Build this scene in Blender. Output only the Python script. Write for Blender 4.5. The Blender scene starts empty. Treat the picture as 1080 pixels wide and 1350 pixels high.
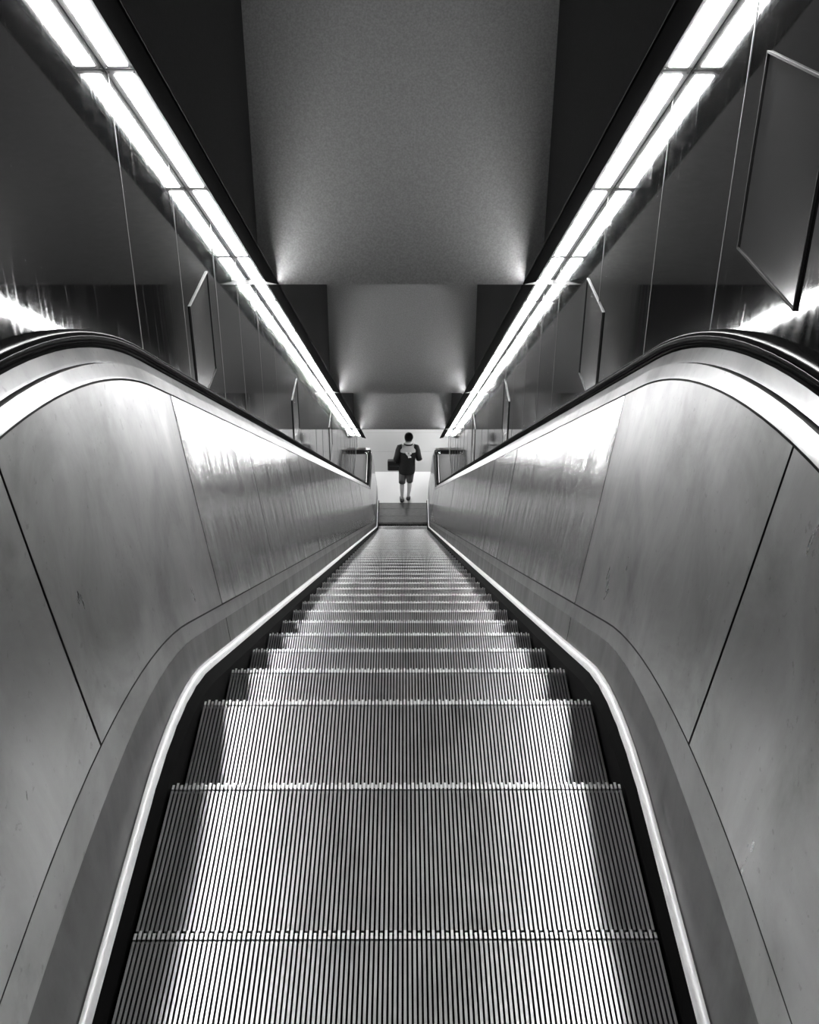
import bpy, math, random
from mathutils import Vector, Matrix
random.seed(7)

# ------------------------------------------------------------------ camera, world, exposure
scene = bpy.context.scene
COL = scene.collection
PITCH, YAW, ROLL = 0.52675966, 0.00627389, 0.00248156
cam_data = bpy.data.cameras.new('camera')
cam = bpy.data.objects.new('camera', cam_data)
COL.objects.link(cam)
cam_data.sensor_fit = 'VERTICAL'
cam_data.sensor_height = 36.0
cam_data.lens = 1446.65 * 36.0 / 1350.0
cam_data.clip_start = 0.02
cam_data.clip_end = 200
_f = Vector((math.sin(YAW) * math.cos(PITCH), math.cos(YAW) * math.cos(PITCH), -math.sin(PITCH)))
_r0 = Vector((math.cos(YAW), -math.sin(YAW), 0))
_u0 = _r0.cross(_f)
_r = _r0 * math.cos(ROLL) + _u0 * math.sin(ROLL)
_u = _u0 * math.cos(ROLL) - _r0 * math.sin(ROLL)
_m = Matrix((( _r.x, _u.x, -_f.x, 0.01576), (_r.y, _u.y, -_f.y, 0.0), (_r.z, _u.z, -_f.z, 1.74762), (0, 0, 0, 1)))
cam.matrix_world = _m
scene.camera = cam

world = bpy.data.worlds.new('world')
scene.world = world
world.use_nodes = True
world.node_tree.nodes['Background'].inputs[0].default_value = (0.02, 0.02, 0.02, 1)
world.node_tree.nodes['Background'].inputs[1].default_value = 0.2

vs = scene.view_settings
vs.view_transform = 'Standard'
vs.look = 'None'
vs.gamma = 1.0
vs.exposure = 0.0
vs.use_curve_mapping = False
LAMP = 80.0          # luminance of the lamp diffusers along the escalator
HALL = 120.0          # luminance of the ceiling lights in the lower hall

# ------------------------------------------------------------------ path geometry
T = math.radians(29.8115)
TAN, SIN, COS, THALF = math.tan(T), math.sin(T), math.cos(T), math.tan(T / 2)
ZL = -9.877                                  # lower floor
STEP_PATH = (1.4182, 2.0623, 0.6)            # radius at top, working point, radius at bottom
RAIL_PATH = (2.1392, 1.6838, 1.6)
WALL = 1.0
LAMPQ, LAMPYE = 2.1595, 1.6838
UPLIGHT = 135.0        # luminance of the narrow uplight slot on top of each lamp rail
PITCH_STEP = 0.4
NOSE0 = 1.4128

def zq(y, q, path):
    R, ye, Rb = path
    yl = ye - ZL / TAN
    a = ye - R * THALF
    if y < a:
        return q
    if y < a + (R + q) * SIN:
        return -R + math.sqrt(max((R + q) ** 2 - (y - a) ** 2, 0))
    e = yl + Rb * THALF
    r = Rb - q
    if y > e:
        return ZL + q
    if y > e - r * SIN:
        return ZL + Rb - math.sqrt(max(r * r - (y - e) ** 2, 0))
    return -(y - ye) * TAN + q / COS

def zlamp(y, q=LAMPQ):
    return -(y - LAMPYE) * TAN + q / COS

# ------------------------------------------------------------------ mesh helpers
class MB:
    def __init__(self):
        self.v = []; self.f = []
    def quad(self, a, b, c, d):
        n = len(self.v); self.v += [a, b, c, d]; self.f.append((n, n + 1, n + 2, n + 3))
    def box(self, x0, x1, y0, y1, z0, z1):
        n = len(self.v)
        self.v += [(x0,y0,z0),(x1,y0,z0),(x1,y1,z0),(x0,y1,z0),(x0,y0,z1),(x1,y0,z1),(x1,y1,z1),(x0,y1,z1)]
        for q in ((0,3,2,1),(4,5,6,7),(0,1,5,4),(1,2,6,5),(2,3,7,6),(3,0,4,7)):
            self.f.append(tuple(n + i for i in q))
    def hexa(self, pts):
        n = len(self.v); self.v += pts
        for q in ((0,3,2,1),(4,5,6,7),(0,1,5,4),(1,2,6,5),(2,3,7,6),(3,0,4,7)):
            self.f.append(tuple(n + i for i in q))
    def grid(self, rows, closed=False, caps=False):
        n = len(self.v); m = len(rows[0])
        for r in rows: self.v += list(r)
        k = m if closed else m - 1
        for i in range(len(rows) - 1):
            for j in range(k):
                a = n + i * m + j; b = n + i * m + (j + 1) % m
                self.f.append((a, b, b + m, a + m))
        if caps and closed:
            self.f.append(tuple(n + j for j in reversed(range(m))))
            self.f.append(tuple(n + (len(rows) - 1) * m + j for j in range(m)))
    def tube(self, pts, rad, seg=10):
        rows = []
        for i, p in enumerate(pts):
            p = Vector(p)
            a = Vector(pts[max(i - 1, 0)]); b = Vector(pts[min(i + 1, len(pts) - 1)])
            t = (b - a).normalized()
            s = t.cross(Vector((0.13, 0.2, 0.97))).normalized(); u = s.cross(t)
            r = rad[i] if isinstance(rad, (list, tuple)) else rad
            rows.append([tuple(p + s * r * math.cos(2*math.pi*k/seg) + u * r * math.sin(2*math.pi*k/seg)) for k in range(seg)])
        self.grid(rows, closed=True, caps=True)
    def build(self, name, mat, parent=None, smooth=False, bevel=0, loc=None):
        me = bpy.data.meshes.new(name)
        me.from_pydata(self.v, [], self.f)
        me.materials.append(mat)
        me.update()
        if smooth:
            for p in me.polygons: p.use_smooth = True
        o = bpy.data.objects.new(name, me)
        COL.objects.link(o)
        if parent: o.parent = parent
        if loc: o.location = loc
        if bevel:
            b = o.modifiers.new('bevel', 'BEVEL'); b.width = bevel; b.segments = 2; b.limit_method = 'ANGLE'
        return o

def recalc(o):
    import bmesh
    bm = bmesh.new(); bm.from_mesh(o.data)
    bmesh.ops.recalc_face_normals(bm, faces=bm.faces)
    bm.to_mesh(o.data); bm.free()
    return o

def empty(name, loc=(0, 0, 0)):
    o = bpy.data.objects.new(name, None); o.location = loc; o.empty_display_size = 0.1
    COL.objects.link(o)
    return o

def tag(o, label=None, cat=None, group=None, kind=None):
    if label: o['label'] = label
    if cat: o['category'] = cat
    if group: o['group'] = group
    if kind: o['kind'] = kind
    return o

def copy_tree(o, parent=None):
    c = o.copy(); COL.objects.link(c); c.parent = parent
    for ch in o.children: copy_tree(ch, c)
    return c

def frange(a, b, step):
    n = max(1, int(math.ceil((b - a) / step)))
    return [a + (b - a) * i / n for i in range(n + 1)]

ORD = ['first','second','third','fourth','fifth','sixth','seventh','eighth','ninth','tenth','eleventh','twelfth',
       'thirteenth','fourteenth','fifteenth','sixteenth','seventeenth','eighteenth','nineteenth','twentieth']

# ------------------------------------------------------------------ materials
def mat(name, col, rough=0.5, metal=0.0, ior=1.5, spec=0.5):
    m = bpy.data.materials.new(name); m.use_nodes = True
    b = m.node_tree.nodes['Principled BSDF']
    c = (col, col, col, 1) if not isinstance(col, tuple) else (*col, 1)
    b.inputs['Base Color'].default_value = c
    b.inputs['Roughness'].default_value = rough
    b.inputs['Metallic'].default_value = metal
    b.inputs['IOR'].default_value = ior
    b.inputs['Specular IOR Level'].default_value = spec
    return m

def nodes(m):
    return m.node_tree.nodes, m.node_tree.links, m.node_tree.nodes['Principled BSDF']

def noise(m, scale, detail=4, stretch=(1, 1, 1), rough=0.55, dist=0.0):
    N, L, b = nodes(m)
    tc = N.new('ShaderNodeTexCoord'); mp = N.new('ShaderNodeMapping')
    mp.inputs['Scale'].default_value = stretch
    n = N.new('ShaderNodeTexNoise'); n.inputs['Scale'].default_value = scale
    n.inputs['Detail'].default_value = detail; n.inputs['Roughness'].default_value = rough
    n.inputs['Distortion'].default_value = dist
    L.new(tc.outputs['Object'], mp.inputs['Vector']); L.new(mp.outputs['Vector'], n.inputs['Vector'])
    return n.outputs['Fac']

def ramp(m, src, stops):
    N, L, b = nodes(m)
    r = N.new('ShaderNodeValToRGB')
    el = r.color_ramp.elements
    el[0].position = stops[0][0]; el[0].color = (stops[0][1],) * 3 + (1,)
    el[1].position = stops[-1][0]; el[1].color = (stops[-1][1],) * 3 + (1,)
    for p, v in stops[1:-1]:
        e = el.new(p); e.color = (v, v, v, 1)
    L.new(src, r.inputs['Fac'])
    return r.outputs['Color']

def mul(m, a, b_):
    N, L, b = nodes(m)
    x = N.new('ShaderNodeMath'); x.operation = 'MULTIPLY'
    L.new(a, x.inputs[0])
    if isinstance(b_, (int, float)): x.inputs[1].default_value = b_
    else: L.new(b_, x.inputs[1])
    return x.outputs[0]

def bump(m, src, strength, dist=0.01):
    N, L, b = nodes(m)
    n = N.new('ShaderNodeBump'); n.inputs['Strength'].default_value = strength; n.inputs['Distance'].default_value = dist
    L.new(src, n.inputs['Height']); L.new(n.outputs['Normal'], b.inputs['Normal'])

def link(m, src, sock):
    N, L, b = nodes(m); L.new(src, b.inputs[sock])

# painted concrete of the stepped ceiling
M_CONC = mat('painted_concrete', 0.3, 0.75)
link(M_CONC, ramp(M_CONC, noise(M_CONC, 90, 5), [(0.3, 0.25), (0.7, 0.36)]), 'Base Color')
bump(M_CONC, noise(M_CONC, 160, 3), 0.25, 0.004)
M_UPPER = mat('dark_painted_plaster', 0.12, 0.8)
link(M_UPPER, ramp(M_UPPER, noise(M_UPPER, 60, 5), [(0.3, 0.011), (0.7, 0.02)]), 'Base Color')
# glossy dark wall cladding
M_GLASS = mat('dark_polished_cladding', 0.018, 0.05, 0.0, 1.75)
_s = noise(M_GLASS, 6, 6, (1, 8, 0.35)); _d = noise(M_GLASS, 240, 3)
_spk = ramp(M_GLASS, _d, [(0.0, 0.0), (0.70, 0.0), (0.76, 1.0)])
_st = ramp(M_GLASS, noise(M_GLASS, 5, 5, (1, 14, 0.5)), [(0.0, 0.004), (0.6, 0.006), (0.74, 0.03)])
link(M_GLASS, _st, 'Base Color')
link(M_GLASS, ramp(M_GLASS, _s, [(0.35, 0.035), (0.6, 0.07), (0.8, 0.16)]), 'Roughness')
bump(M_GLASS, noise(M_GLASS, 0.9, 1, (1, 1.2, 0.6)), 0.025, 0.02)
_N, _L, _b = nodes(M_GLASS)
_tc = _N.new('ShaderNodeTexCoord'); _mp = _N.new('ShaderNodeMapping'); _mp.inputs['Rotation'].default_value = (math.radians(38), 0, 0); _mp.inputs['Scale'].default_value = (1, 1.2, 60)
_ns = _N.new('ShaderNodeTexNoise'); _ns.inputs['Scale'].default_value = 2.2; _ns.inputs['Detail'].default_value = 3
_L.new(_tc.outputs['Object'], _mp.inputs['Vector']); _L.new(_mp.outputs['Vector'], _ns.inputs['Vector'])
_sc = ramp(M_GLASS, _ns.outputs['Fac'], [(0.0, 0.0), (0.69, 0.0), (0.74, 0.035)])
_sp = ramp(M_GLASS, noise(M_GLASS, 70, 2), [(0.0, 0.0), (0.745, 0.0), (0.79, 0.14)])
_a1 = _N.new('ShaderNodeMath'); _a1.operation = 'ADD'; _L.new(_st, _a1.inputs[0]); _L.new(_sc, _a1.inputs[1])
_a2 = _N.new('ShaderNodeMath'); _a2.operation = 'ADD'; _L.new(_a1.outputs[0], _a2.inputs[0]); _L.new(_sp, _a2.inputs[1])
_L.new(_a2.outputs[0], _b.inputs['Base Color'])
M_JOINT = mat('bright_joint_strip', 0.22, 0.45, 0.6)
# stainless steel inner panels
def steel(name, base, r0, r1, bscale, bstr, stain=True):
    m = mat(name, base, 0.3, 1.0)
    cl = noise(m, 3.2, 6, (1, 1, 1), 0.6, 0.6)
    fine = noise(m, 420, 2, (1, 1, 0.02))
    sp = ramp(m, noise(m, 46, 4, (1, 1, 1), 0.6), [(0.0, 0.62), (0.30, 0.75), (0.36, 1.0), (1.0, 1.0)])
    lo = ramp(m, cl, [(0.25, base * 0.5), (0.5, base), (0.75, min(1, base * 1.35))])
    N, L, b = nodes(m)
    mx = N.new('ShaderNodeMix'); mx.data_type = 'RGBA'; mx.blend_type = 'MULTIPLY'; mx.inputs['Factor'].default_value = 1.0
    L.new(lo, mx.inputs['A']); L.new(sp, mx.inputs['B']); L.new(mx.outputs['Result'], b.inputs['Base Color'])
    link(m, ramp(m, noise(m, 4.5, 5, (1, 1.3, 0.5), 0.6, 0.8), [(0.3, r0), (0.7, r1)]), 'Roughness')
    ad = N.new('ShaderNodeMath'); ad.operation = 'MULTIPLY_ADD'
    L.new(noise(m, bscale, 3, (1, 1.8, 0.22)), ad.inputs[0]); ad.inputs[1].default_value = 1.0
    L.new(mul(m, fine, 0.03), ad.inputs[2])
    bump(m, ad.outputs[0], bstr, 0.03)
    return m
M_STEEL_NEAR = steel('satin_steel_smudged', 0.25, 0.27, 0.38, 3.0, 0.08)
M_STEEL = steel('polished_steel', 0.27, 0.14, 0.24, 3.0, 0.18)
M_STEEL_FAR = steel('mirror_polished_steel', 0.30, 0.07, 0.16, 3.2, 0.40)
M_SKIRT = steel('grey_satin_skirt', 0.055, 0.34, 0.46, 3.0, 0.03)
M_SKIRT2 = steel('dark_satin_skirt', 0.04, 0.30, 0.42, 3.0, 0.03)
M_TRIM = steel('steel_trim', 0.32, 0.28, 0.36, 5.0, 0.02)
M_MOULD = steel('skirt_moulding_steel', 0.21, 0.30, 0.38, 5.0, 0.02)
M_STRIP = mat('pale_skirt_strip', 0.9, 0.4, 0.15)
link(M_STRIP, ramp(M_STRIP, noise(M_STRIP, 25, 4), [(0.3, 0.86), (0.6, 0.97)]), 'Base Color')
M_BLACK = mat('black_brush', 0.004, 0.8, 0, 1.3, 0.1)
M_SEAM = mat('black_seam', 0.006, 0.7)
M_HAND = bpy.data.materials.new('black_rubber_handrail'); M_HAND.use_nodes = True
_N, _L = M_HAND.node_tree.nodes, M_HAND.node_tree.links
_N.clear()
_o = _N.new('ShaderNodeOutputMaterial'); _mx = _N.new('ShaderNodeMixShader'); _di = _N.new('ShaderNodeBsdfDiffuse'); _gl = _N.new('ShaderNodeBsdfGlossy')
_nz = _N.new('ShaderNodeTexNoise'); _nz.inputs['Scale'].default_value = 40
_mr = _N.new('ShaderNodeMapRange'); _mr.inputs['To Min'].default_value = 0.10; _mr.inputs['To Max'].default_value = 0.17
_L.new(_nz.outputs['Fac'], _mr.inputs['Value']); _L.new(_mr.outputs['Result'], _gl.inputs['Roughness'])
_di.inputs['Color'].default_value = (0.003, 0.003, 0.003, 1); _mx.inputs['Fac'].default_value = 0.045
_L.new(_di.outputs[0], _mx.inputs[1]); _L.new(_gl.outputs[0], _mx.inputs[2]); _L.new(_mx.outputs[0], _o.inputs['Surface'])
# steps
M_TREAD = mat('grooved_aluminium', 0.62, 0.28, 1.0)
_tn = noise(M_TREAD, 9, 5, (1, 0.35, 1), 0.6)
_N, _L, _b = nodes(M_TREAD)
_oi = _N.new('ShaderNodeObjectInfo'); _mp = [n for n in _N if n.type == 'MAPPING'][0]
_L.new(_oi.outputs['Location'], _mp.inputs['Location'])
link(M_TREAD, ramp(M_TREAD, _tn, [(0.25, 0.38), (0.5, 0.60), (0.8, 0.75)]), 'Base Color')
M_GROOVE = mat('dirty_shaded_groove', 0.012, 0.85)  # groove dirt, near-black so it also puts shade into the cleat sides
M_NOSE = mat('worn_bright_nose', 0.9, 0.3, 0.7)
M_RISER = mat('riser_metal', 0.12, 0.5, 0.7)
# lamps
M_HOUSE = mat('black_lamp_housing', 0.003, 0.8, 0.0, 1.3, 0.05)
M_FRAME = mat('lamp_frame_metal', 0.30, 0.5, 0.2)
M_SCREW = mat('screw_metal', 0.15, 0.4, 0.8)
def emit(name, s, c=1.0):
    m = bpy.data.materials.new(name); m.use_nodes = True
    b = m.node_tree.nodes['Principled BSDF']
    b.inputs['Base Color'].default_value = (c, c, c, 1)
    b.inputs['Roughness'].default_value = 0.3
    b.inputs['Emission Color'].default_value = (1, 1, 1, 1)
    b.inputs['Emission Strength'].default_value = s
    return m
M_LAMP = emit('lit_diffuser', LAMP, 0.8)
M_UP = emit('lit_uplight_strip', UPLIGHT, 0.8)
M_HALL = emit('lit_hall_panel', HALL, 0.8)
# hall
M_FWHITE = mat('white_floor_tile', 0.55, 0.35)
M_FGREY = mat('grey_floor_tile', 0.15, 0.4)
M_PLATE = mat('landing_plate_metal', 0.16, 0.45, 0.6)
link(M_PLATE, ramp(M_PLATE, noise(M_PLATE, 12, 5, (1, 6, 1)), [(0.3, 0.04), (0.7, 0.10)]), 'Base Color')
M_DARK = mat('dark_matt_panel', 0.012, 0.6, 0.0, 1.45, 0.15)
M_WHITEW = mat('pale_hall_wall', 0.4, 0.6)
M_POSTER = mat('dark_poster', 0.02, 0.12)
M_PFRAME = mat('thin_metal_frame', 0.012, 0.6, 0.0, 1.5, 0.25)

def structure(mb, name, m, parent=None, smooth=False):
    o = mb.build(name, m, parent, smooth)
    if parent is None: o['kind'] = 'structure'
    return o

# ------------------------------------------------------------------ stepped ceiling
BK = [(0.99, 2.86), (6.996, -0.589), (13.065, -4.067), (19.006, -7.472)]
UW = 0.925            # the plaster above the lamps stands a little proud of the cladding
END = 21.5
TH = 0.12
prev_z = None
for k in range(1, 4):
    y, z = BK[k]; ztop = BK[k - 1][1]
    mb = MB()
    mb.box(-1.1, 1.1, y, y + TH, z, ztop + 0.1)
    if k == 3:      # shadow gap across the last drop
        mb = MB()
        mb.box(-1.1, 1.1, y, y + TH, z, -5.93); mb.box(-1.1, 1.1, y + 0.05, y + TH, -5.94, -5.86); mb.box(-1.1, 1.1, y, y + TH, -5.87, ztop + 0.1)
    structure(mb, 'wall_bulkhead_%s' % ['', 'upper', 'middle', 'lower'][k], M_CONC)
mb = MB()
for k in range(0, 3):
    y0, z = BK[k]; y1 = BK[k + 1][0]
    if k == 0: y0 = -4.0
    mb.box(-1.1, 1.1, y0, y1 + (TH if k else 0), z + 0.0, z + 0.12) if k == 0 else mb.box(-1.1, 1.1, y0 + TH, y1, z, z + 0.12)
structure(mb, 'ceiling', M_CONC)

# plaster strips above the lamps, both sides
for s, nm in ((-1, 'wall_upper_left'), (1, 'wall_upper_right')):
    mb = MB()
    for k in range(3):
        y0 = BK[k][0] if k else 1.2; y1 = BK[k + 1][0]; zt = BK[k][1]
        for a, b in zip(frange(y0, y1, 1)[:-1], frange(y0, y1, 1)[1:]):
            za, zb = zlamp(a, 2.25), zlamp(b, 2.25)
            zt_ = max(zt, za)
            mb.hexa([(s*UW, a, za), (s*1.12, a, za), (s*1.12, b, zb), (s*UW, b, zb), (s*UW, a, zt_), (s*1.12, a, zt_), (s*1.12, b, zt), (s*UW, b, zt)])
    y0, y1, zt = 19.006, END, -7.472
    for a, b in zip(frange(y0, y1, 1)[:-1], frange(y0, y1, 1)[1:]):
        mb.hexa([(s*UW, a, zlamp(a, 2.25)), (s*1.12, a, zlamp(a, 2.25)), (s*1.12, b, zlamp(b, 2.25)), (s*UW, b, zlamp(b, 2.25)), (s*UW, a, zt), (s*1.12, a, zt), (s*1.12, b, zt), (s*UW, b, zt)])
    recalc(structure(mb, nm, M_UPPER))

# glossy cladding walls: one plane of panels per side, each a hair out of true
joints_l = [-4.0, -2.0, -0.2, 0.9, 2.3, 4.02, 4.86, 5.75, 6.48, 7.29, 8.12, 9.0, 9.8, 10.7, 11.5, 12.4, 13.3, 14.2, 15.1, 16.0, 16.9, 17.8, 18.7, 19.6, 20.5, END]
joints_r = [-4.0, -2.0, -0.2, 0.9, 2.2, 3.33, 4.206, 5.3, 6.66, 7.4, 8.2, 9.0, 9.8, 10.7, 11.5, 12.4, 13.3, 14.2, 15.1, 16.0, 16.9, 17.8, 18.7, 19.6, 20.5, END]
for s, nm, js in ((-1, 'wall_left', joints_l), (1, 'wall_right', joints_r)):
    mb = MB()
    def ztop_at(y): return 2.87 if y < 1.2 else min(2.87, zlamp(y, 2.26))
    def zbot_at(y): return zq(y, 0.95, RAIL_PATH) if y > -1.6 else 0.0
    jm = MB()
    for a, b in zip(js[:-1], js[1:]):
        w0 = random.uniform(-0.0015, 0.0015); w1 = random.uniform(-0.0015, 0.0015)
        if b < 2.5: w0 = w1 = 0
        g = 0.003
        ys = frange(a + g, b - g, 0.35)
        rows = []
        for y in ys:
            t = (y - a) / (b - a); x = s * (WALL + w0 * (1 - t) + w1 * t)
            zt = ztop_at(y); zb = zbot_at(y) if y < 20.2 else ZL
            if y < -1.6: zb = 0.0
            rows.append([(x, y, zb - 0.02), (x, y, zt)])
        mb.grid(rows)
        # back of the panel
        mb.grid([[(s * (WALL + 0.15), y, zb0), (s * (WALL + 0.15), y, zt0)] for y, zb0, zt0 in ((r[0][1], r[0][2], r[1][2]) for r in rows)])
        if b < END:
            z0, z1 = zbot_at(b) if b < 20.2 else ZL, ztop_at(b)
            jm.box(min(s * (WALL - 0.002), s * (WALL + 0.004)), max(s * (WALL - 0.002), s * (WALL + 0.004)), b - 0.0022, b + 0.0022, z0, z1)
    w = structure(mb, nm, M_GLASS)
    jm.build('joint_strips', M_JOINT, w)
    # edge trim where the wall ends at the hall
    tm = MB(); tm.box(min(s*0.995, s*1.12), max(s*0.995, s*1.12), END, END + 0.03, ZL, -7.472)
    structure(tm, 'trim_%d' % (1 if s < 0 else 2), M_FWHITE)

# top landing behind the camera
mb = MB(); mb.box(-1.05, 1.05, -4.0, -0.99, -0.1, 0.0); structure(mb, 'floor_upper', M_PLATE)
mb = MB(); mb.box(-1.05, 1.05, -4.1, -4.0, -0.1, 2.98); structure(mb, 'wall_back', M_UPPER)

# lower hall
mb = MB(); mb.box(-1.0, 1.0, 20.375, 21.79, ZL - 0.1, ZL); mb.box(-6, -1.0, 21.5, 21.79, ZL - 0.1, ZL); mb.box(1.0, 6, 21.5, 21.79, ZL - 0.1, ZL)
structure(mb, 'floor', M_FWHITE)
mb = MB()
for i in range(12):
    for j in range(6):
        mb.box(-6 + i + 0.002, -5 + i - 0.002, 21.79 + j + 0.002, 22.79 + j - 0.002, ZL - 0.1, ZL - 0.001)
mb.box(-6, 6, 21.79, 27.8, ZL - 0.1, ZL - 0.004)
structure(mb, 'floor_hall', M_FGREY)
mb = MB(); mb.box(-6, 6, 27.79, 27.9, ZL, -7.472); structure(mb, 'wall_hall_back', M_WHITEW)
mb = MB(); mb.box(-6.1, -6, 21.4, 27.9, ZL, -7.472); structure(mb, 'wall_hall_left', M_WHITEW)
mb = MB(); mb.box(6, 6.1, 21.4, 27.9, ZL, -7.472); structure(mb, 'wall_hall_right', M_WHITEW)
for s, nm in ((-1, 'wall_hall_front_left'), (1, 'wall_hall_front_right')):
    mb = MB(); mb.box(min(s*1.12, s*6), max(s*1.12, s*6), 21.4, 21.5, ZL, -7.472); structure(mb, nm, M_WHITEW)
mb = MB(); mb.box(-1.1, 1.1, 19.006 + TH, 21.4, -7.472, -7.35); mb.box(-6.1, 6.1, 21.4, 27.9, -7.472, -7.35); structure(mb, 'ceiling_hall', M_CONC)

hl = empty('ceiling_light', (-1.35, 24.4, -7.472))
mb = MB(); mb.box(-0.6, 0.6, -0.15, 0.15, -0.012, -0.002); mb.build('diffuser', M_HALL, hl)
mb = MB()
for b in ((-0.64, 0.64, -0.19, -0.15), (-0.64, 0.64, 0.15, 0.19), (-0.64, -0.6, -0.15, 0.15), (0.6, 0.64, -0.15, 0.15)): mb.box(b[0], b[1], b[2], b[3], -0.02, 0)
mb.build('frame', M_FRAME, hl)
tag(hl, 'rectangular ceiling light in the lower hall ceiling beyond the walking person', 'ceiling light', 'ceiling lights of the lower hall')
for x, y, lb in ((-3.6, 23.6, 'rectangular ceiling light over the left end of the lower hall'), (3.2, 23.6, 'rectangular ceiling light over the right end of the lower hall'), (0.9, 26.8, 'rectangular ceiling light farthest back in the lower hall')):
    c = copy_tree(hl); c.location = (x, y, -7.472); c['label'] = lb

# ------------------------------------------------------------------ landing plates with combs
for ysgn, y0, y1, z, nm, lb in ((1, 19.5, 20.375, ZL, 'landing_plate', 'dark ribbed metal landing plate at the foot of the escalator before the pale floor'),
                                (-1, -1.0, -0.61, 0.0, 'landing_plate', 'metal comb plate at the head of the escalator behind the nearest step')):
    lp = empty(nm, (0, (y0 + y1) / 2, z))
    yc = (y0 + y1) / 2
    mb = MB()
    n = 3 if ysgn > 0 else 1
    e = [y0 + 0.05, y0 + 0.32, y0 + 0.62, y1] if ysgn > 0 else [y0, y1 - 0.04]
    for a, b in zip(e[:-1], e[1:]):
        mb.box(-0.515, 0.515, a + 0.003 - yc, b - 0.003 - yc, -0.03, 0.004)
    mb.build('plate', M_PLATE, lp)
    mb = MB()
    for i in range(111):
        x = -0.495 + 0.009 * i
        ya, yb = (y0 - 0.02, y0 + 0.06) if ysgn > 0 else (y1 - 0.06, y1 + 0.02)
        mb.box(x - 0.0016, x + 0.0016, ya - yc, yb - yc, -0.02, 0.002)
    tag(mb.build('comb', M_PLATE, lp), kind=None)
    tag(lp, lb, 'floor plate')

# ------------------------------------------------------------------ escalator steps
def step_meshes():
    P = 1.0 / 111; hw = P * 0.29
    tread = MB(); groove = MB(); nose = MB(); riser = MB()
    ND = 0.020
    for i in range(111):
        x = -0.5 + P * (i + 0.5)
        e = 0.0 if i % 2 else -0.006
        def cleat(mb, ya, yb, top):
            r = hw * 0.90
            mb.grid([[(x - hw, y, top - 0.0003), (x - r, y, top), (x + r, y, top), (x + hw, y, top - 0.0003)] for y in (ya, yb)])
            for sx in (-1, 1):
                groove.grid([[(x + sx * hw, y, -0.012), (x + sx * hw, y, top - 0.0003)] for y in (ya, yb)])
            for y in (ya, yb):
                n = len(mb.v)
                mb.v += [(x - hw, y, -0.012), (x + hw, y, -0.012), (x + hw, y, top - 0.0003), (x + r, y, top), (x - r, y, top), (x - hw, y, top - 0.0003)]
                mb.f.append(tuple(range(n, n + 6)))
        cleat(tread, -0.396, -ND - 0.004, 0.0)
        cleat(nose, -ND, e, 0.0006)
        # riser cleat
        ys = [(-0.004, -0.012), (-0.006, -0.05), (-0.02, -0.1), (-0.045, -0.15), (-0.08, -0.2)]
        rows = [[(x - hw, y - 0.006, z), (x - hw, y, z), (x + hw, y, z), (x + hw, y - 0.006, z)] for y, z in ys]
        riser.grid(rows)
    groove.box(-0.5, 0.5, -0.396, -0.004, -0.02, -0.0115)
    groove.box(-0.5, -0.4995, -0.396, -0.004, -0.05, -0.004)
    groove.box(0.4995, 0.5, -0.396, -0.004, -0.05, -0.004)
    ys = [(-0.010, -0.012), (-0.012, -0.05), (-0.026, -0.1), (-0.051, -0.15), (-0.086, -0.2)]
    riser.grid([[(-0.5, y, z), (0.5, y, z)] for y, z in ys])
    return tread, groove, nose, riser

def make_step():
    root = empty('escalator_step')
    t, g, n, r = step_meshes()
    base = g.build('tread_base', M_GROOVE, root)
    t.build('cleats', M_TREAD, root); n.build('nosing', M_NOSE, root); r.build('riser', M_RISER, root)
    return root
proto = make_step()
NLAST = int((19.56 - NOSE0) / PITCH_STEP)
n = -4
first = True
while True:
    y = NOSE0 + PITCH_STEP * n
    if y > 19.56: break
    if y - 0.396 > -0.6 or n == -4:
        o = proto if first else copy_tree(proto)
        first = False
        o.location = (0, y, zq(y, 0, STEP_PATH))
        vis = n            # n = 0 is the nearest step whose far edge the photo shows
        o['category'] = 'escalator step'
        o['group'] = 'moving steps of the escalator'
        if n < 0:
            o['label'] = 'flat grooved escalator step right below the bottom edge of the view'
            o['label'] = ['grooved step under the viewer, outermost at the comb', 'grooved step under the viewer, second from the comb', 'grooved step under the viewer, third from the comb', 'grooved step just below the bottom edge of the view'][n + 4]
        elif n < 18:
            d = ['lying flat and cut by the bottom edge', 'lying almost flat, widest whole tread', 'starting to drop, wide dark sides', 'with a short visible tread'][n] if n < 4 else 'showing only a narrow band of tread'
            o['label'] = 'ribbed escalator step %s, %s from the bottom edge' % (d, ORD[n])
        else:
            k_ = NLAST - n
            o['label'] = 'distant ribbed escalator step, %s up from the landing plate at the foot' % (ORD[k_] if k_ < 20 else 'twenty-%s' % ORD[k_ - 20])
    n += 1

# ------------------------------------------------------------------ balustrades
YB0, YB1 = -0.95, 20.55      # extent of the flat ends of the balustrades
def sweep(profile, y0, y1, path, s, step=0.12, thick=None):
    mb = MB(); rows = []
    for y in frange(y0, y1, step):
        rows.append([(s * x, y, zq(y, q, path)) for x, q in profile])
    mb.grid(rows)
    return mb

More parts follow.
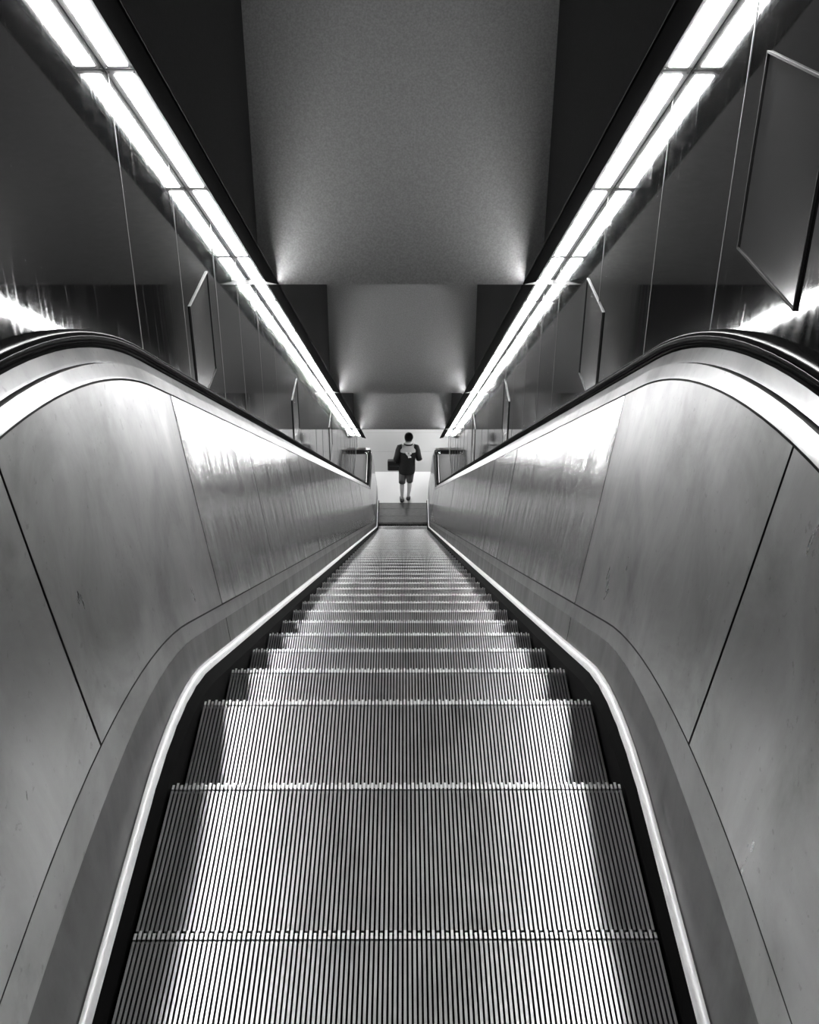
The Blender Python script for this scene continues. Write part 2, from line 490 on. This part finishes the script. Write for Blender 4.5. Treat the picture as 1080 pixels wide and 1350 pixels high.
SEAMB, SEAMT = (0.555, 0.3644), (0.642, 0.991)
pj = [-0.97, 0.30, 1.57, 2.84, 4.11, 5.38] + [5.38 + 1.27 * i for i in range(1, 12)] + [20.62]
for s, side in ((-1, 'left'), (1, 'right')):
    root = empty('escalator_balustrade', (s * 0.6, 0, 0))
    tag(root, 'long satin steel balustrade with a dark skirt on the %s side of the escalator' % side, 'balustrade', 'escalator balustrades')
    inv = Matrix.Translation((-s * 0.6, 0, 0))
    def part(mb, name, m, smooth=False):
        mb.v = [(v[0] - s * 0.6, v[1], v[2]) for v in mb.v]
        o = mb.build(name, m, root, smooth); return recalc(o)
    # black skirt beside the steps with its brush
    part(sweep([(0.506, -0.30), (0.506, 0.004), (0.5225, 0.036)], -1.0, YB1 - 0.1, STEP_PATH, s), 'skirt_guard', M_BLACK)
    part(sweep([(0.5215, 0.033), (0.5225, 0.0387), (0.526, 0.047), (0.532, 0.0525), (0.5385, 0.0535)], -1.0, YB1 - 0.1, STEP_PATH, s, 0.08), 'edge_strip', M_STRIP, True)
    # transition strip between step path and balustrade path: skirt panel
    def skirt(y0, y1, f0, f1, m, name):
        mb = MB(); rows = []
        for y in frange(y0, y1, 0.1):
            za = zq(y, 0.0532, STEP_PATH); zb = zq(y, SEAMB[1], RAIL_PATH)
            pr = [(0.5389, 0.0), (0.5405, 0.02), (0.5435, 0.25), (0.5475, 0.66), (0.5482, 0.68), (0.555, 1.0)]
            rows.append([(s * x, y, za + (zb - za) * t) for x, t in pr if f0 <= t <= f1])
        mb.grid(rows); part(mb, name, m)
    skirt(-1.0, 2.84, 0, 0.66, M_SKIRT, 'skirt_panel')
    skirt(2.846, YB1, 0, 0.66, M_SKIRT2, 'skirt_panel')
    skirt(-1.0, YB1, 0.66, 1.0, M_MOULD, 'skirt_moulding')
    # black seam behind the joints
    mb = MB(); rows = []
    for y in frange(-0.96, 20.60, 0.1):
        rows.append([(s * 0.558, y, zq(y, 0.35, RAIL_PATH)), (s * 0.567, y, zq(y, 0.40, RAIL_PATH)), (s * 0.650, y, zq(y, 1.00, RAIL_PATH))])
    mb.grid(rows); part(mb, 'seam_backing', M_SEAM)
    # inner panels
    for i, (a, b) in enumerate(zip(pj[:-1], pj[1:])):
        g = 0.0045
        mb = MB(); rows = []
        tw0, tw1 = random.uniform(-0.003, 0.003), random.uniform(-0.003, 0.003)
        for y in frange(a + g, b - g, 0.08):
            t = (y - a) / (b - a)
            col = []
            for j in range(7):
                u = j / 6
                x = SEAMB[0] + (SEAMT[0] - SEAMB[0]) * u + 0.0018 * math.sin(math.pi * u) + (tw0 * (1 - t) + tw1 * t) * u * 0.6
                q0 = SEAMB[1] + 0.005; q1 = SEAMT[1] - 0.003
                za, zb = zq(y, q0, RAIL_PATH), zq(y, q1, RAIL_PATH)
                col.append((s * x, y, za + (zb - za) * u))
            rows.append(col)
        mb.grid(rows)
        m = M_STEEL_NEAR if b < 3.0 else (M_STEEL if b < 5.5 else M_STEEL_FAR)
        part(mb, 'inner_panel', m, True)
    # profiles that carry the handrail
    part(sweep([(0.642, 0.993), (0.6435, 0.998), (0.655, 1.028)], -0.97, 20.62, RAIL_PATH, s, 0.08), 'lower_profile', M_TRIM)
    part(sweep([(0.655, 1.028), (0.669, 1.029)], -0.97, 20.62, RAIL_PATH, s), 'profile_gap', M_SEAM)
    part(sweep([(0.669, 1.029), (0.671, 1.034), (0.684, 1.062), (0.700, 1.066)], -0.97, 20.62, RAIL_PATH, s, 0.08), 'upper_profile', M_TRIM)
    part(sweep([(0.735, 1.066), (0.752, 1.05), (0.998, 1.04)], -0.97, 20.62, RAIL_PATH, s), 'outer_deck', M_DARK)
    # rounded newel ends, closed in steel
    for yc, d in ((20.62, 1), (-0.97, -1)):
        z0 = ZL if d > 0 else 0.0
        mb = MB()
        arc = [(yc, z0 + 1.055)] + [(yc + d * 0.36 * math.sin(t), z0 + 0.70 + 0.355 * math.cos(t)) for t in [math.pi * j / 14 for j in range(1, 12)]] + [(yc - 0.02 * d, z0 + 0.0)]
        def xx(z): 
            u = (z - z0) / 1.055
            return 0.541 + 0.129 * u
        inner = [(s * xx(z), y, z) for y, z in arc] + []
        outer = [(s * 0.80, y, z) for y, z in arc]
        n0 = len(mb.v); mb.v += inner; mb.f.append(tuple(range(len(inner))))
        n1 = len(mb.v); mb.v += outer; mb.f.append(tuple(n1 + i for i in range(len(outer))))
        for i in range(len(arc) - 1): mb.f.append((n0 + i, n0 + i + 1, n1 + i + 1, n1 + i))
        part(mb, 'newel_end', M_STEEL)
    mb = MB(); mb.box(min(s*0.70, s*0.995), max(s*0.70, s*0.995), 20.90, 20.96, ZL, ZL + 1.0); part(mb, 'end_panel', M_DARK)
    mb = MB(); mb.box(min(s*0.70, s*0.995), max(s*0.70, s*0.995), 20.88, 20.97, ZL + 1.0, ZL + 1.02); part(mb, 'end_cap', M_TRIM)
    # moving handrail, a belt of its own
    mb = MB(); rows = []
    sec = [(-0.030, 0.000), (-0.0345, 0.001), (-0.0385, 0.013), (-0.0415, 0.025), (-0.0405, 0.0305), (-0.034, 0.0355), (-0.020, 0.039), (0, 0.0405), (0.020, 0.039), (0.033, 0.034), (0.039, 0.026), (0.0405, 0.014), (0.038, 0.004), (0.030, 0.000), (0.0, 0.006)]
    cx = 0.7165; qb = 1.062
    def ring(y, z, ang):
        # ang: direction of the outward normal in the y-z plane, 0 = up
        return [(s * (cx + a), y + b * math.sin(ang), z + b * math.cos(ang)) for a, b in sec]
    R, ye, Rb = RAIL_PATH
    yr = 0.36
    pts = []
    for j in range(13, 0, -1):
        t = math.pi * j / 14
        pts.append((-0.97 - yr * math.sin(t), 0.70 + yr * math.cos(t), -t))
    for y in frange(-0.97, 20.62, 0.08):
        z = zq(y, qb, RAIL_PATH); dz = (zq(y + 0.005, qb, RAIL_PATH) - zq(y - 0.005, qb, RAIL_PATH)) / 0.01
        pts.append((y, z, math.atan(-dz)))
    for j in range(1, 14):
        t = math.pi * j / 14
        pts.append((20.62 + yr * math.sin(t), ZL + 0.70 + yr * math.cos(t), t))
    for y, z, ang in pts: rows.append(ring(y, z, ang))
    mb.grid(rows, closed=True, caps=True)
    h = recalc(mb.build('handrail', M_HAND, None, True))
    tag(h, 'glossy black rubber handrail running down the %s balustrade of the escalator' % side, 'handrail', 'escalator handrails')

# ------------------------------------------------------------------ lamp rows
MODY = 1.2196
J0 = 3.986
for s, side in ((-1, 'left'), (1, 'right')):
    # long black housing rail between plaster and lamps
    mb = MB(); rows = []
    pr = [(0.998, 2.26), (0.998, 2.20), (0.896, 2.20), (0.889, 2.147), (0.809, 2.130), (0.803, 2.133), (0.803, 2.136), (0.808, 2.1385), (0.817, 2.1385), (0.8105, 2.153), (0.8125, 2.155), (0.826, 2.155), (0.835, 2.20), (0.92, 2.20), (0.92, 2.26)]
    for y in frange(1.25, END, 0.5):
        rows.append([(s * x, y, zlamp(y, q)) for x, q in pr])
    mb.grid(rows, closed=True, caps=True)
    h = recalc(mb.build('light_housing', M_HOUSE))
    tag(h, 'continuous black housing rail carrying the %s row of light panels' % side, 'lamp housing', 'black lamp housings')
    for y0, y1 in ((1.3, 6.96), (7.15, 13.03), (13.22, 18.97)):
        mb = MB(); rows = []
        for y in frange(y0, y1, 0.5):
            rows.append([(s * x, y, zlamp(y, q)) for x, q in [(0.809, 2.139), (0.8150, 2.139), (0.8150, 2.1410), (0.809, 2.1410)]])
        mb.grid(rows, closed=True, caps=True)
        recalc(mb.build('uplight_strip', M_UP, h))
    proto_l = None
    i = 0
    y = J0 - 2 * MODY
    NL = int((END + 0.3 - y) / MODY)
    while y + MODY < END + 0.3:
        ya, yb = y + 0.004, y + MODY - 0.004
        def pt(yy, x, q): return (s * x, yy - y, zlamp(yy, q) - zlamp(y))
        if proto_l is None:
            root = empty('wall_lamp')
            mb = MB()
            fr = 0.03
            def slab(mb, y0_, y1_, x0, x1, q0, q1):
                P = [pt(y0_, x0, q0), pt(y0_, x1, q0), pt(y1_, x1, q0), pt(y1_, x0, q0), pt(y0_, x0, q1), pt(y0_, x1, q1), pt(y1_, x1, q1), pt(y1_, x0, q1)]
                mb.hexa(P)
            slab(mb, ya, yb, 0.976, 0.9985, LAMPQ - 0.0, LAMPQ + 0.02)
            slab(mb, ya, yb, 0.896, 0.914, LAMPQ - 0.0, LAMPQ + 0.02)
            slab(mb, ya, ya + fr, 0.914, 0.976, LAMPQ, LAMPQ + 0.02)
            slab(mb, yb - fr, yb, 0.914, 0.976, LAMPQ, LAMPQ + 0.02)
            recalc(mb.build('frame', M_FRAME, root))
            mb = MB(); slab(mb, ya + fr, yb - fr, 0.914, 0.976, LAMPQ - 0.003, LAMPQ + 0.018)
            recalc(mb.build('diffuser', M_LAMP, root))
            for yy in (ya + 0.012, yb - 0.012):
                for xx_ in (0.904, 0.990):
                    mb = MB(); c = Vector(pt(yy, xx_, LAMPQ - 0.001))
                    mb.tube([c + Vector((0, 0.001, 0.002)), c + Vector((0, -0.001, -0.002))], 0.003, 8)
                    mb.build('screw', M_SCREW, root)
            proto_l = root; o = root
        else:
            o = copy_tree(proto_l)
        o.location = (0, y, zlamp(y))
        o['category'] = 'light panel'; o['group'] = 'light panels along the %s wall' % side
        if i < 9:
            o['label'] = 'glowing light panel on the %s wall, %s from the upper end of its row' % (side, ORD[i])
        else:
            o['label'] = 'far glowing light panel on the %s wall, %s from the lower end of its row' % (side, ORD[NL - 1 - i])
        y += MODY; i += 1

# ------------------------------------------------------------------ poster frames on the glossy walls
def poster(s, y0, y1, z0, z1, lb):
    r = empty('poster_frame', (s * WALL, y0, z0))
    w, h, t = y1 - y0, z1 - z0, 0.006
    mb = MB()
    x0, x1 = (0.0, 0.007) if s < 0 else (-0.007, 0.0)
    mb.box(x0, x1, 0, w, 0, t); mb.box(x0, x1, 0, w, h - t, h); mb.box(x0, x1, 0, t, t, h - t); mb.box(x0, x1, w - t, w, t, h - t)
    mb.build('frame', M_PFRAME, r)
    mb = MB(); mb.box(x0 * 0.4, x1 * 0.4, t, w - t, t, h - t); mb.build('poster', M_POSTER, r)
    tag(r, lb, 'poster frame', 'square frames on the walls')
FR = {-1: [(4.988, 0.533, -0.57, -0.026), (9.15, 0.50, -2.92, -2.395), (13.50, 0.50, -5.28, -4.77)],
      1: [(5.15, 0.53, -0.66, -0.113), (9.33, 0.52, -3.03, -2.49), (13.55, 0.50, -5.33, -4.82)]}
for s, side in ((-1, 'left'), (1, 'right')):
    for (y0, w, z0, z1), lb in zip(FR[s], ('thin metal frame on the %s wall, larger of those in the middle distance', 'small metal frame halfway down the %s glossy wall', 'tiny distant metal frame farthest down the %s glossy wall')):
        poster(s, y0, y0 + w, z0, z1, lb % side)
poster(1, 2.63, 3.165, 0.80, 1.34, 'thin metal frame nearest the viewer, cut by the right edge of the view')

# ------------------------------------------------------------------ the person
def skin_mesh(name, verts, edges, radii, m, parent, root=0, sub=2):
    me = bpy.data.meshes.new(name); me.from_pydata(verts, edges, []); me.update()
    o = bpy.data.objects.new(name, me); COL.objects.link(o)
    sk = o.modifiers.new('skin', 'SKIN'); sk.use_smooth_shade = True
    for i, r in enumerate(radii):
        v = me.skin_vertices[0].data[i]
        v.radius = r if isinstance(r, tuple) else (r, r)
        v.use_root = (i == root)
    sb = o.modifiers.new('sub', 'SUBSURF'); sb.levels = sub; sb.render_levels = sub
    bpy.context.view_layer.update()
    dg = bpy.context.evaluated_depsgraph_get()
    ev = o.evaluated_get(dg)
    nm = bpy.data.meshes.new_from_object(ev)
    nm.materials.clear(); nm.materials.append(m)
    for p in nm.polygons: p.use_smooth = True
    bpy.data.objects.remove(o)
    r = bpy.data.objects.new(name, nm); COL.objects.link(r); r.parent = parent
    return r

M_SKIN = mat('bare_skin', 0.42, 0.55)
M_HAIR = mat('dark_hair', 0.012, 0.5)
M_JACK = mat('black_jacket_cloth', 0.005, 0.8)
M_YOKE = mat('pale_jacket_yoke', 0.42, 0.8)
M_SHORT = mat('grey_shorts_cloth', 0.14, 0.85)
M_SHOE = mat('black_shoe', 0.012, 0.5)
M_WHITE = mat('white_print', 0.85, 0.7)
M_BAG = mat('black_bag_cloth', 0.008, 0.6)

P = empty('person', (0.03, 20.42, ZL))
# local coordinates: x to the right, y away from the viewer
V = {}; names = []; E = []; Rr = []
def jv(n_, x, y, z, r, link_=None):
    V[n_] = len(names); names.append((x, y, z)); Rr.append(r)
    if link_ is not None: E.append((V[link_], V[n_]))
jv('pelvis', 0.055, 0.0, 0.86, (0.125, 0.10))
jv('waist', 0.065, 0.0, 1.00, (0.115, 0.09), 'pelvis')
jv('chest', 0.075, 0.01, 1.18, (0.145, 0.105), 'waist')
jv('upper', 0.08, 0.01, 1.29, (0.13, 0.09), 'chest')
jv('neck', 0.085, 0.02, 1.375, (0.052, 0.052), 'upper')
jv('jaw', 0.09, 0.035, 1.44, (0.062, 0.070), 'neck')
jv('head', 0.095, 0.035, 1.53, (0.075, 0.09), 'jaw')
jv('crown', 0.095, 0.03, 1.60, (0.05, 0.062), 'head')
jv('nose', 0.095, 0.125, 1.49, (0.012, 0.012), 'head')
for sx, sd in ((-1, 'l'), (1, 'r')):
    jv('ear' + sd, 0.095 + sx * 0.083, 0.03, 1.49, (0.010, 0.020), 'head')
    jv('sho' + sd, 0.08 + sx * 0.17, 0.0, 1.30, 0.058, 'upper')
jv('ell', -0.165, -0.04, 1.05, 0.044, 'shol'); jv('wrl', -0.150, 0.10, 0.87, 0.028, 'ell')
jv('elr', 0.315, -0.05, 1.05, 0.044, 'shor'); jv('wrr', 0.26, 0.14, 1.08, 0.028, 'elr')
jv('hipl', -0.02, 0, 0.80, 0.085, 'pelvis'); jv('knl', -0.045, 0.01, 0.47, 0.056, 'hipl'); jv('cal', -0.047, -0.02, 0.34, 0.050, 'knl'); jv('anl', -0.045, -0.02, 0.085, 0.030, 'cal'); jv('tol', -0.055, 0.13, 0.035, 0.030, 'anl')
jv('hipr', 0.13, 0, 0.80, 0.085, 'pelvis'); jv('knr', 0.115, 0.06, 0.48, 0.056, 'hipr'); jv('car', 0.110, 0.01, 0.36, 0.050, 'knr'); jv('anr', 0.085, -0.01, 0.13, 0.030, 'car'); jv('tor', 0.095, 0.13, 0.04, 0.028, 'anr')
# hands: palm and five fingers each
def hand(wn, d, curl, side, pre):
    W0 = Vector(names[V[wn]]); d = Vector(d).normalized(); side = Vector(side).normalized(); cu = Vector(curl).normalized()
    pc = W0 + d * 0.05
    jv(pre + 'palm', *pc, 0.024, wn)
    for k_, (o_, ln) in enumerate(((-0.026, 0.060), (-0.009, 0.070), (0.009, 0.066), (0.026, 0.052))):
        b_ = pc + d * 0.035 + side * o_
        jv(pre + 'f%da' % k_, *b_, 0.0095, pre + 'palm')
        c_ = b_ + (d * 0.75 + cu * 0.6).normalized() * ln * 0.5
        jv(pre + 'f%db' % k_, *c_, 0.0085, pre + 'f%da' % k_)
        e_ = c_ + (d * 0.2 + cu).normalized() * ln * 0.5
        jv(pre + 'f%dc' % k_, *e_, 0.007, pre + 'f%db' % k_)
    tb = pc - d * 0.01 - side * 0.034
    jv(pre + 't0', *tb, 0.010, pre + 'palm'); te = tb - side * 0.018 + d * 0.03 + cu * 0.012
    jv(pre + 't1', *te, 0.008, pre + 't0')
hand('wrl', (0, 0.35, -0.9), (0.2, 1, -0.1), (0, 0.9, 0.35), 'L')
hand('wrr', (-0.25, 0.9, 0.1), (-0.9, 0.2, -0.2), (0, 0.1, 1), 'R')
skin_mesh('body', names, E, Rr, M_SKIN, P)

def ellipse_stack(name, rings, m, parent, seg=28, cap=True, open_bottom=False):
    mb = MB(); rows = []
    for (x, y, z, rx, ry) in rings:
        rows.append([(x + rx * math.cos(2*math.pi*k_/seg), y + ry * math.sin(2*math.pi*k_/seg), z) for k_ in range(seg)])
    mb.grid(rows, closed=True, caps=cap)
    return recalc(mb.build(name, m, parent, True))

jk = ellipse_stack('jacket', [(0.055, 0, 0.715, 0.165, 0.135), (0.055, 0, 0.78, 0.178, 0.145), (0.06, 0, 0.90, 0.172, 0.14), (0.065, 0, 1.02, 0.165, 0.132), (0.075, 0, 1.15, 0.185, 0.14), (0.08, 0, 1.235, 0.195, 0.138)], M_JACK, P, cap=False)
ellipse_stack('jacket_yoke', [(0.08, 0, 1.235, 0.196, 0.139), (0.08, 0, 1.28, 0.192, 0.132), (0.082, 0.005, 1.325, 0.160, 0.115), (0.083, 0.012, 1.355, 0.108, 0.092), (0.085, 0.018, 1.372, 0.075, 0.075)], M_YOKE, P, cap=False)
ellipse_stack('collar', [(0.083, 0.018, 1.352, 0.098, 0.088), (0.083, 0.018, 1.385, 0.092, 0.084), (0.084, 0.02, 1.398, 0.080, 0.075)], M_JACK, P, cap=False)
ellipse_stack('hood', [(0.088, 0.02, 1.385, 0.082, 0.076), (0.09, 0.022, 1.415, 0.078, 0.074), (0.09, 0.024, 1.435, 0.066, 0.066)], M_WHITE, P, cap=False)
for sx, sh, el, wr in ((-1, 'shol', 'ell', 'wrl'), (1, 'shor', 'elr', 'wrr')):
    a, b, c = (Vector(names[V[q_]]) for q_ in (sh, el, wr))
    mb = MB()
    mb.tube([a + Vector((-sx * 0.05, 0, 0.01)), a, a.lerp(b, 0.25), a.lerp(b, 0.6), b, b.lerp(c, 0.15), b.lerp(c, 0.5), b.lerp(c, 0.95)], [0.07, 0.074, 0.073, 0.067, 0.064, 0.062, 0.055, 0.046], 14)
    recalc(mb.build('sleeve', M_JACK, P, True))
# pale Y-shaped print on the back of the jacket
def yb(x, z):
    return -0.145 - 0.002
mb = MB()
def ribbon(p, q_, w_):
    p = Vector(p); q_ = Vector(q_); dd = (q_ - p).normalized(); nn = Vector((-dd.y, dd.x)) * w_
    pts = [p + nn, p - nn, q_ - nn, q_ + nn]
    P8 = [(a.x, -0.150, a.y) for a in pts] + [(a.x, -0.130, a.y) for a in pts]
    mb.hexa(P8)
ribbon((0.045, 1.245), (0.090, 1.185), 0.020); ribbon((0.140, 1.245), (0.092, 1.185), 0.020); ribbon((0.091, 1.195), (0.105, 1.135), 0.020)
ribbon((0.030, 1.252), (0.070, 1.240), 0.010); ribbon((0.120, 1.165), (0.140, 1.140), 0.010)
recalc(mb.build('back_print', M_WHITE, P))
# shorts
mb = MB()
mb.tube([(-0.01, 0, 0.84), (-0.025, 0, 0.72), (-0.04, 0.01, 0.56), (-0.045, 0.01, 0.46)], [0.095, 0.092, 0.078, 0.070], 16)
mb.tube([(0.12, 0, 0.84), (0.125, 0.02, 0.72), (0.118, 0.045, 0.56), (0.115, 0.058, 0.47)], [0.095, 0.092, 0.078, 0.070], 16)
recalc(mb.build('shorts', M_SHORT, P, True))
# hair
mb = MB(); rows = []
for j in range(10):
    t = math.pi * (0.02 + 0.98 * j / 9) * 0.72
    rows.append([(0.095 + 0.090 * math.sin(t) * math.cos(2*math.pi*k_/20), 0.022 + 0.105 * math.sin(t) * math.sin(2*math.pi*k_/20) * (0.86 if math.sin(2*math.pi*k_/20) > 0 else 1.0), 1.535 + 0.105 * math.cos(t) + (0.02 if math.sin(2*math.pi*k_/20) > 0.3 and j > 6 else 0)) for k_ in range(20)])
mb.grid(rows, closed=True, caps=True)
recalc(mb.build('hair', M_HAIR, P, True))
# shoes
for (ax, ay, az), (tx, ty, tz) in ((names[V['anl']], names[V['tol']]), (names[V['anr']], names[V['tor']])):
    mb = MB()
    z0 = az - 0.04
    mb.tube([(ax, ay - 0.055, z0), (ax, ay - 0.02, z0 + 0.005), (ax + (tx-ax)*0.4, ay + (ty-ay)*0.4, (z0 + tz) / 2 + 0.006), (tx, ty, tz + 0.002), (tx, ty + 0.055, tz)], [0.025, 0.047, 0.045, 0.042, 0.022], 12)
    recalc(mb.build('shoe', M_SHOE, P, True))
tag(P, 'person in black jacket with pale yoke walking away at the foot of the escalator', 'person')

# bag hanging at the person's left
B = empty('shoulder_bag', (-0.17, 20.47, ZL + 0.75))
mb = MB(); mb.box(-0.15, 0.15, -0.06, 0.06, 0.0, 0.235)
mb.build('bag_body', M_BAG, B, bevel=0.025)
mb = MB(); mb.box(-0.11, 0.10, -0.063, -0.058, 0.118, 0.126); mb.build('zip', M_TRIM, B)
mb = MB(); mb.tube([(0.05, 0, 0.225), (0.08, -0.02, 0.30), (0.13, -0.06, 0.44), (0.19, -0.09, 0.57)], 0.010, 8); mb.build('strap', M_BAG, B, True)
tag(B, 'black boxy bag carried at the left hip of the walking person', 'bag')
